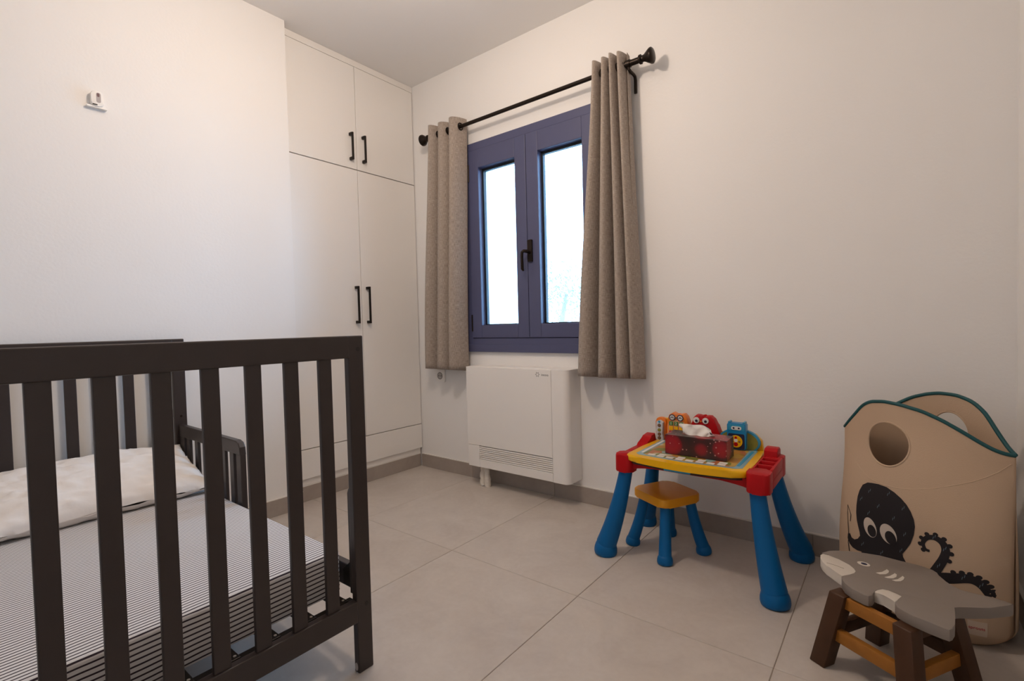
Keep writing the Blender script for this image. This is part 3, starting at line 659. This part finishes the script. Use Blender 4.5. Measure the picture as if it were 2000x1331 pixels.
# ------------------------------------------------------------------ shark stool
sc_ = Vector((2.512, -0.652, 0))
shk = empty('shark_stool', sc_, 'wooden stool with a grey shark shaped seat standing before the hamper', 'stool')
grey = mat('shark_grey', (0.235, 0.20, 0.175), 0.55, var=0.05, vscale=30)
cream = mat('shark_white', (0.66, 0.61, 0.54), 0.55)
wal = mat('walnut', (0.062, 0.026, 0.011), 0.45, var=0.3, vscale=18, spec=0.3)
hon = mat('honey_wood', (0.34, 0.135, 0.022), 0.45, var=0.25, vscale=18, spec=0.3)
mouth = [(-0.17, 0.118), (-0.165, 0.131), (-0.149, 0.129), (-0.123, 0.117), (-0.098, 0.094), (-0.084, 0.076), (-0.079, 0.06), (-0.082, 0.045), (-0.094, 0.029), (-0.105, 0.015), (-0.11, 0.007), (-0.124, 0.028), (-0.148, 0.051), (-0.162, 0.077), (-0.168, 0.098)]
body = [(-0.168, 0.137), (-0.152, 0.163), (-0.131, 0.179), (-0.104, 0.191), (-0.071, 0.204), (-0.031, 0.211), (0.015, 0.202), (0.053, 0.199), (0.072, 0.196), (0.086, 0.188), (0.095, 0.175), (0.095, 0.157), (0.108, 0.127), (0.122, 0.106), (0.136, 0.096), (0.161, 0.095), (0.19, 0.096), (0.215, 0.093), (0.229, 0.085), (0.223, 0.076), (0.211, 0.063), (0.183, 0.034), (0.154, 0.014), (0.126, -0.004), (0.114, -0.012), (0.116, -0.03), (0.114, -0.064), (0.111, -0.098), (0.106, -0.121), (0.1, -0.131), (0.089, -0.129), (0.064, -0.119), (0.035, -0.108), (0.02, -0.096), (0.008, -0.085), (0.004, -0.068), (0.01, -0.046), (0.02, -0.023), (0.008, -0.014), (-0.008, -0.006), (-0.022, -0.007), (-0.033, -0.021), (-0.037, -0.036), (-0.04, -0.058), (-0.048, -0.068), (-0.057, -0.067), (-0.084, -0.05), (-0.1, -0.03), (-0.108, -0.008), (-0.11, 0.007), (-0.105, 0.015), (-0.094, 0.029), (-0.082, 0.045), (-0.079, 0.06), (-0.084, 0.076), (-0.098, 0.094), (-0.123, 0.117), (-0.149, 0.129), (-0.165, 0.131)]
belly = [(-0.037, -0.036), (-0.033, -0.021), (-0.022, -0.007), (-0.008, -0.006), (0.008, -0.014), (0.02, -0.023), (0.01, -0.046), (0.004, -0.068), (-0.001, -0.055), (-0.017, -0.041), (-0.031, -0.040)]
def at_s(poly): return [(x+sc_.x, y+sc_.y) for x, y in poly]
ST, SB = 0.228, 0.2005
put('seat', P(at_s(body), SB, ST, bev=0.0022), grey, shk, True)
put('jaw', P(at_s(mouth), SB+0.0003, ST-0.0002, bev=0.002), cream, shk, True)
put('belly', P(at_s(belly), SB+0.0003, ST-0.0002, bev=0.0015), cream, shk, True)
put('eye', P(at_s(ell(-0.066, 0.122, 0.0155, 0.0125, 20, R(-20))), ST-0.0002, ST+0.0006), cream, shk)
put('pupil', P(at_s(ell(-0.065, 0.122, 0.0078, 0.0065, 16, R(-20))), ST+0.0004, ST+0.0010), navy, shk)
for gll in ([(-0.037, 0.081), (-0.024, 0.095), (-0.016, 0.114), (-0.014, 0.121), (-0.009, 0.113), (-0.01, 0.1), (-0.016, 0.086), (-0.028, 0.077)],
            [(-0.018, 0.066), (-0.007, 0.08), (0.002, 0.101), (0.003, 0.106), (0.008, 0.101), (0.007, 0.085), (0.001, 0.072), (-0.01, 0.065)],
            [(-0.002, 0.058), (0.01, 0.072), (0.018, 0.093), (0.02, 0.1), (0.024, 0.093), (0.022, 0.078), (0.016, 0.064), (0.006, 0.056)]):
    put('gill', P(at_s(gll), ST-0.0002, ST+0.0006), cream, shk)
put('mouth_line', T([(x+sc_.x, y+sc_.y, ST-0.0002) for x, y in ((-0.150, 0.072), (-0.128, 0.068), (-0.108, 0.060))], 0.0006, 6), mat('pencil_brown', (0.16, 0.10, 0.06), 0.7), shk)
feet = [Vector((2.360, -0.690, 0)), Vector((2.550, -0.805, 0)), Vector((2.665, -0.615, 0)), Vector((2.475, -0.500, 0))]
cen = sum(feet, Vector())/4
ax1 = (feet[1]-feet[0]).normalized(); ax2 = (feet[3]-feet[0]).normalized()
tops = [f_+(cen-f_)*0.30+Vector((0, 0, SB-0.0003)) for f_ in feet]
def obox(bm, p0, p1, side, hw, hh, bev=0.002):
    """square bar from p0 to p1; ends are cut level"""
    d = p1-p0; up = Vector((0, 0, 1))
    vert_ = abs(d.z) > 0.5*d.length
    s2_ = side.normalized(); o2 = up.cross(s2_).normalized() if vert_ else up
    vv = [[bm.verts.new(p+s2_*hw*a+o2*hh*b_) for a, b_ in ((-1, -1), (1, -1), (1, 1), (-1, 1))] for p in (p0, p1)]
    ff = [bm.faces.new(vv[0]), bm.faces.new(vv[1])]+[bm.faces.new((vv[0][i], vv[0][(i+1) % 4], vv[1][(i+1) % 4], vv[1][i])) for i in range(4)]
    bmesh.ops.bevel(bm, geom=list({e_ for f_ in ff for e_ in f_.edges}), offset=bev, segments=2, affect='EDGES', profile=0.5)
    return bm
for f_, t_ in zip(feet, tops): put('leg', obox(bmesh.new(), f_, t_, ax1, 0.021, 0.021, 0.003), wal, shk, True)
for i in range(4):
    a, c = i, (i+1) % 4
    for zf, hh, nm in ((0.46, 0.0165, 'stretcher'), (0.905, 0.016, 'apron')):
        p0, p1 = feet[a].lerp(tops[a], zf), feet[c].lerp(tops[c], zf)
        d = (p1-p0).normalized(); p0, p1 = p0+d*0.012, p1-d*0.012
        put(nm, obox(bmesh.new(), p0, p1, d.cross(Vector((0, 0, 1))), 0.009, hh), hon if (nm == 'stretcher' and i in (0, 1)) or (nm == 'apron' and i == 0) else wal, shk, True)

# ------------------------------------------------------------------ laundry hamper
HO = Vector((2.576, -0.230, 0)); HU = Vector((0.894, -0.447, 0)); HN = Vector((-0.447, -0.894, 0)); HW = 0.223
def hsurf(s, z, side=1, off=0.0):
    Bz = 0.118-0.043*sstep(0.3, 0.62, z); k = sstep(0.15, 0.52, z)
    s = min(0.999, max(-0.999, s))
    d = (1-k)*(1-abs(s)**3.5)**(1/2.2)+k*(1-s*s)**0.85
    q = 1-0.16*(1-min(1, max(0, z)/0.05))**2
    dent = -0.004*math.sin(5*s+9*z)*sstep(0.05, 0.2, z)*(1-abs(s)**4) if off == 0 else 0
    dent = -0.004*math.sin(5*s+9*z)*sstep(0.05, 0.2, z)*(1-abs(s)**4)
    return HO+HU*HW*s*q+HN*side*(Bz*d*q+dent+off)+Vector((0, 0, z+0.0015))
f_top = [(-1, 0.538), (-0.76, 0.597), (-0.62, 0.632), (-0.48, 0.650), (-0.27, 0.657), (-0.06, 0.653), (0.18, 0.640), (0.39, 0.618), (0.58, 0.591), (0.76, 0.562), (0.88, 0.545), (1, 0.537)]
b_top = [(-1, 0.538), (-0.85, 0.555), (-0.60, 0.600), (-0.417, 0.634), (-0.247, 0.659), (-0.064, 0.674), (0.094, 0.681), (0.301, 0.680), (0.483, 0.667), (0.629, 0.640), (0.785, 0.586), (0.907, 0.550), (1, 0.537)]
def smooth_top(tab, s): return sum(interp(tab, s+d)*w_ for d, w_ in ((-0.05, .25), (0, .5), (0.05, .25)))
canvas = mat('beige_canvas', (0.64, 0.475, 0.335), 0.85, spec=0.15, var=0.05, vscale=7, bump=0.15, bscale=350)
nt = canvas.node_tree; cb = nt.nodes['Principled BSDF']; co = nt.nodes['Material Output']
tl = nt.nodes.new('ShaderNodeBsdfTranslucent'); tl.inputs[0].default_value = (0.62, 0.42, 0.24, 1)
ms = nt.nodes.new('ShaderNodeMixShader'); ms.inputs[0].default_value = 0.14
nt.links.new(cb.outputs[0], ms.inputs[1]); nt.links.new(tl.outputs[0], ms.inputs[2]); nt.links.new(ms.outputs[0], co.inputs[0])
trimm = mat('teal_piping', (0.004, 0.075, 0.085), 0.6)
ham = empty('laundry_hamper', HO, 'beige canvas laundry hamper with a black octopus and teal piping', 'hamper')
def panel(name, tab, side, hole):
    n, nv = 90, 110; V, F = [], []; rr = []
    hs_, hz_, rs_, rz_ = hole
    for j in range(nv+1):
        for i in range(n+1):
            th = math.pi*(1-i/n); s = math.cos(th)*0.35+(-1+2*i/n)*0.65
            z = smooth_top(tab, s)*(j/nv)
            r_ = math.hypot((s-hs_)/rs_, (z-hz_)/rz_); rr.append(r_)
            V.append([s, z])
    nf = []
    for j in range(nv):
        for i in range(n):
            a0 = j*(n+1)+i; q = (a0, a0+1, a0+n+2, a0+n+1)
            if all(rr[x] < 1 for x in q): continue
            nf.append(q)
    for k, r_ in enumerate(rr):
        if r_ < 1 and r_ > 0.01:
            V[k] = [hs_+(V[k][0]-hs_)/r_, hz_+(V[k][1]-hz_)/r_]
    me = bpy.data.meshes.new(name); me.from_pydata([hsurf(s, z, side) for s, z in V], [], nf)
    bm = bmesh.new(); bm.from_mesh(me)
    bmesh.ops.delete(bm, geom=[v for v in bm.verts if not v.link_faces], context='VERTS')
    o = put(name, bm, canvas, ham, 'all')
    so_ = o.modifiers.new('cloth_thickness', 'SOLIDIFY'); so_.thickness = 0.003; so_.offset = 0
    rim = [hsurf(hs_+rs_*math.cos(t), hz_+rz_*math.sin(t), side, 0.0008) for t in [2*math.pi*q/48 for q in range(48)]]
    put('handle_rim', T(rim, 0.0032, 8, closed=True), canvas, o, True)
    ss = [-1+2*i/60 for i in range(61)]
    put('piping', T([hsurf(s*0.999, smooth_top(tab, s*0.999), side, 0.0) for s in ss], 0.0055, 10), trimm, o, True)
    return o
fpn = panel('front_panel', f_top, 1, (-0.215, 0.525, 0.292, 0.068))
panel('rear_panel', b_top, -1, (0.215, 0.560, 0.235, 0.066))
bs = bmesh.new()
loop = [hsurf(math.cos(t), 0.0, 1 if math.sin(t) >= 0 else -1) for t in [2*math.pi*q/64 for q in range(64)]]
prism(bs, [(p.x, p.y) for p in loop], 0.0005, 0.004)
put('base', bs, canvas, ham)
put('seam', T([hsurf(s, z, 1, 0.0012) for s, z in ((-0.967, 0.496), (-0.86, 0.474), (-0.755, 0.454), (-0.588, 0.425), (-0.431, 0.405), (-0.30, 0.400), (-0.177, 0.399), (-0.03, 0.401), (0.107, 0.406), (0.25, 0.415), (0.387, 0.425), (0.54, 0.440), (0.693, 0.457), (0.80, 0.474), (0.883, 0.490), (0.975, 0.515))], 0.0016, 6), canvas, fpn, True)
def print_on(name, polys, m, off):
    """flat print: polygons in the panel's own (s, z) layout laid on the cloth"""
    bm = bmesh.new()
    for poly in polys:
        pts = [Vector((s*HW, z)) for s, z in poly]; dense = []
        for a, c in zip(pts, pts[1:]+pts[:1]):
            k = max(1, int((c-a).length/0.008)); dense += [a.lerp(c, i/k) for i in range(k)]
        nb = len(dense); x0, x1 = min(p.x for p in dense), max(p.x for p in dense); z0, z1 = min(p.y for p in dense), max(p.y for p in dense)
        allp = list(dense); x = x0+0.006
        while x < x1:
            z = z0+0.006
            while z < z1: allp.append(Vector((x, z))); z += 0.011
            x += 0.011
        vo_, eo_, fo_, *_ = geometry.delaunay_2d_cdt(allp, [], [list(range(nb))], 1, 1e-5)
        bv = [bm.verts.new(hsurf(p.x/HW, p.y, 1, off)) for p in vo_]
        for f_ in fo_:
            try: bm.faces.new([bv[i] for i in f_])
            except ValueError: pass
    bmesh.ops.delete(bm, geom=[v for v in bm.verts if not v.link_faces], context='VERTS')
    return put(name, bm, m, fpn, 'all')
ink = mat('octopus_ink', (0.012, 0.009, 0.012), 0.8)
head = [(-0.441, 0.39), (-0.378, 0.393), (-0.277, 0.396), (-0.163, 0.395), (-0.053, 0.386), (0.034, 0.374), (0.102, 0.36), (0.153, 0.343), (0.19, 0.323), (0.204, 0.302), (0.189, 0.276), (0.151, 0.247), (0.103, 0.226), (0.050, 0.206), (0.056, 0.197), (0.090, 0.184), (0.16, 0.165), (0.24, 0.12), (0.20, 0.09), (0.08, 0.12), (-0.02, 0.13), (-0.05, 0.08), (-0.16, 0.07), (-0.18, 0.125), (-0.30, 0.125), (-0.42, 0.09), (-0.50, 0.10), (-0.47, 0.14), (-0.464, 0.166), (-0.526, 0.164), (-0.604, 0.167), (-0.651, 0.174), (-0.691, 0.189), (-0.687, 0.205), (-0.65, 0.209), (-0.618, 0.198), (-0.572, 0.196), (-0.524, 0.203), (-0.493, 0.215), (-0.5, 0.225), (-0.53, 0.245), (-0.552, 0.261), (-0.57, 0.285), (-0.574, 0.307), (-0.569, 0.337), (-0.55, 0.358), (-0.512, 0.378)]
def stroke(pts, w0, w1):
    pts = [Vector((s*HW, z)) for s, z in pts]; L, Rr = [], []; n = len(pts)
    for i, p in enumerate(pts):
        t = (pts[min(i+1, n-1)]-pts[max(i-1, 0)]).normalized(); nn = Vector((-t.y, t.x)); w_ = w0+(w1-w0)*i/(n-1)
        L.append(p+nn*w_); Rr.append(p-nn*w_)
    return [(p.x/HW, p.y) for p in L+Rr[::-1]]
def densify(pts, k=4):
    out = []
    for i in range(len(pts)-1):
        p0, p1, p2, p3 = [Vector(pts[min(max(j, 0), len(pts)-1)]) for j in (i-1, i, i+1, i+2)]
        for q in range(k):
            t = q/k; v = 0.5*((2*p1)+(p2-p0)*t+(2*p0-5*p1+4*p2-p3)*t*t+(3*p1-p0-3*p2+p3)*t**3); out.append((v.x, v.y))
    return out+[tuple(pts[-1])]
t1 = densify([(0.365, 0.2435), (0.315, 0.246), (0.292, 0.262), (0.335, 0.280), (0.416, 0.286), (0.490, 0.277), (0.523, 0.258), (0.506, 0.234), (0.460, 0.208), (0.400, 0.180), (0.30, 0.15), (0.14, 0.13)])
t2 = densify([(0.905, 0.150), (0.880, 0.162), (0.850, 0.177), (0.810, 0.188), (0.755, 0.194), (0.690, 0.193), (0.601, 0.186), (0.500, 0.176), (0.36, 0.15), (0.18, 0.125)])
def suckers(pts, w0, w1, k0, k1, step, sgn):
    out = []; P2 = [Vector((s*HW, z)) for s, z in pts]; n = len(P2)
    for i in range(k0, k1, step):
        t = (P2[min(i+1, n-1)]-P2[max(i-1, 0)]).normalized(); w_ = w0+(w1-w0)*i/(n-1); c = P2[i]+Vector((-t.y, t.x))*sgn*(w_+0.002)
        out.append([(x/HW, z) for x, z in ell(c.x, c.y, 0.0062, n=10)])
    return out
sep_polys = [head, stroke(t1, 0.0035, 0.014), stroke(t2, 0.006, 0.018)]
print_on('octopus_print', [head], ink, 0.0026)
print_on('tentacle_print', [sep_polys[1]]+suckers(t1, 0.0035, 0.014, 4, 31, 3, 1), ink, 0.0027)
print_on('tentacle_print', [sep_polys[2]]+suckers(t2, 0.006, 0.018, 2, 26, 3, -1), ink, 0.0028)
print_on('tentacle_print', [stroke([(-0.728, 0.297), (-0.712, 0.265), (-0.690, 0.235), (-0.672, 0.205), (-0.676, 0.176), (-0.657, 0.148)], 0.0008, 0.0018), stroke([(-0.728, 0.297), (-0.690, 0.284), (-0.652, 0.270), (-0.656, 0.248)], 0.0008, 0.0012)], ink, 0.0029)
white_ink = mat('white_ink', (0.60, 0.52, 0.45), 0.8)
for a in ((-0.358, 0.2535, 0.0185, 0.0305, 18), (-0.122, 0.252, 0.023, 0.0305, 20)): print_on('eye_print', [[(x/HW, z) for x, z in ell(a[0]*HW, a[1], a[2], a[3], 28, R(a[4]))]], white_ink, 0.0036)
for a in ((-0.332, 0.2445, 0.0125, 0.0185, 12), (-0.092, 0.2425, 0.0155, 0.0205, 14)): print_on('pupil_print', [[(x/HW, z) for x, z in ell(a[0]*HW, a[1], a[2], a[3], 24, R(a[4]))]], ink, 0.0043)
flecks = []
for s, z in ((-0.396, 0.367), (-0.508, 0.334), (-0.129, 0.377), (-0.258, 0.329), (-0.385, 0.298), (0.065, 0.347), (-0.053, 0.307), (0.083, 0.269), (0.034, 0.215), (-0.201, 0.187), (-0.45, 0.193), (0.41, 0.288), (0.515, 0.262), (0.46, 0.21), (0.69, 0.196), (0.83, 0.183)):
    for ds, dz in ((-0.010, -0.003), (0.010, 0.003)):
        flecks.append([(s+ds-0.006, z+dz-0.004), (s+ds, z+dz-0.004), (s+ds+0.006, z+dz+0.004), (s+ds, z+dz+0.004)])
print_on('fleck_print', flecks, mat('fleck_ink', (0.14, 0.19, 0.24), 0.8), 0.0036)['kind'] = 'stuff'
print_on('sewn_tag', [[(0.722, 0.080), (0.875, 0.080), (0.875, 0.040), (0.722, 0.040)]], mat('tag_cloth', (0.70, 0.58, 0.47), 0.8), 0.0030)
c_ = hsurf(0.80, 0.062, 1, 0.0050); tx_ = (hsurf(0.85, 0.062, 1, 0.0050)-hsurf(0.75, 0.062, 1, 0.0050)).normalized()
text('tag_lettering', 'sprouts', 0.0115, c_, tx_, (0, 0, 1), mat('red_ink', (0.45, 0.02, 0.04), 0.7), fpn)
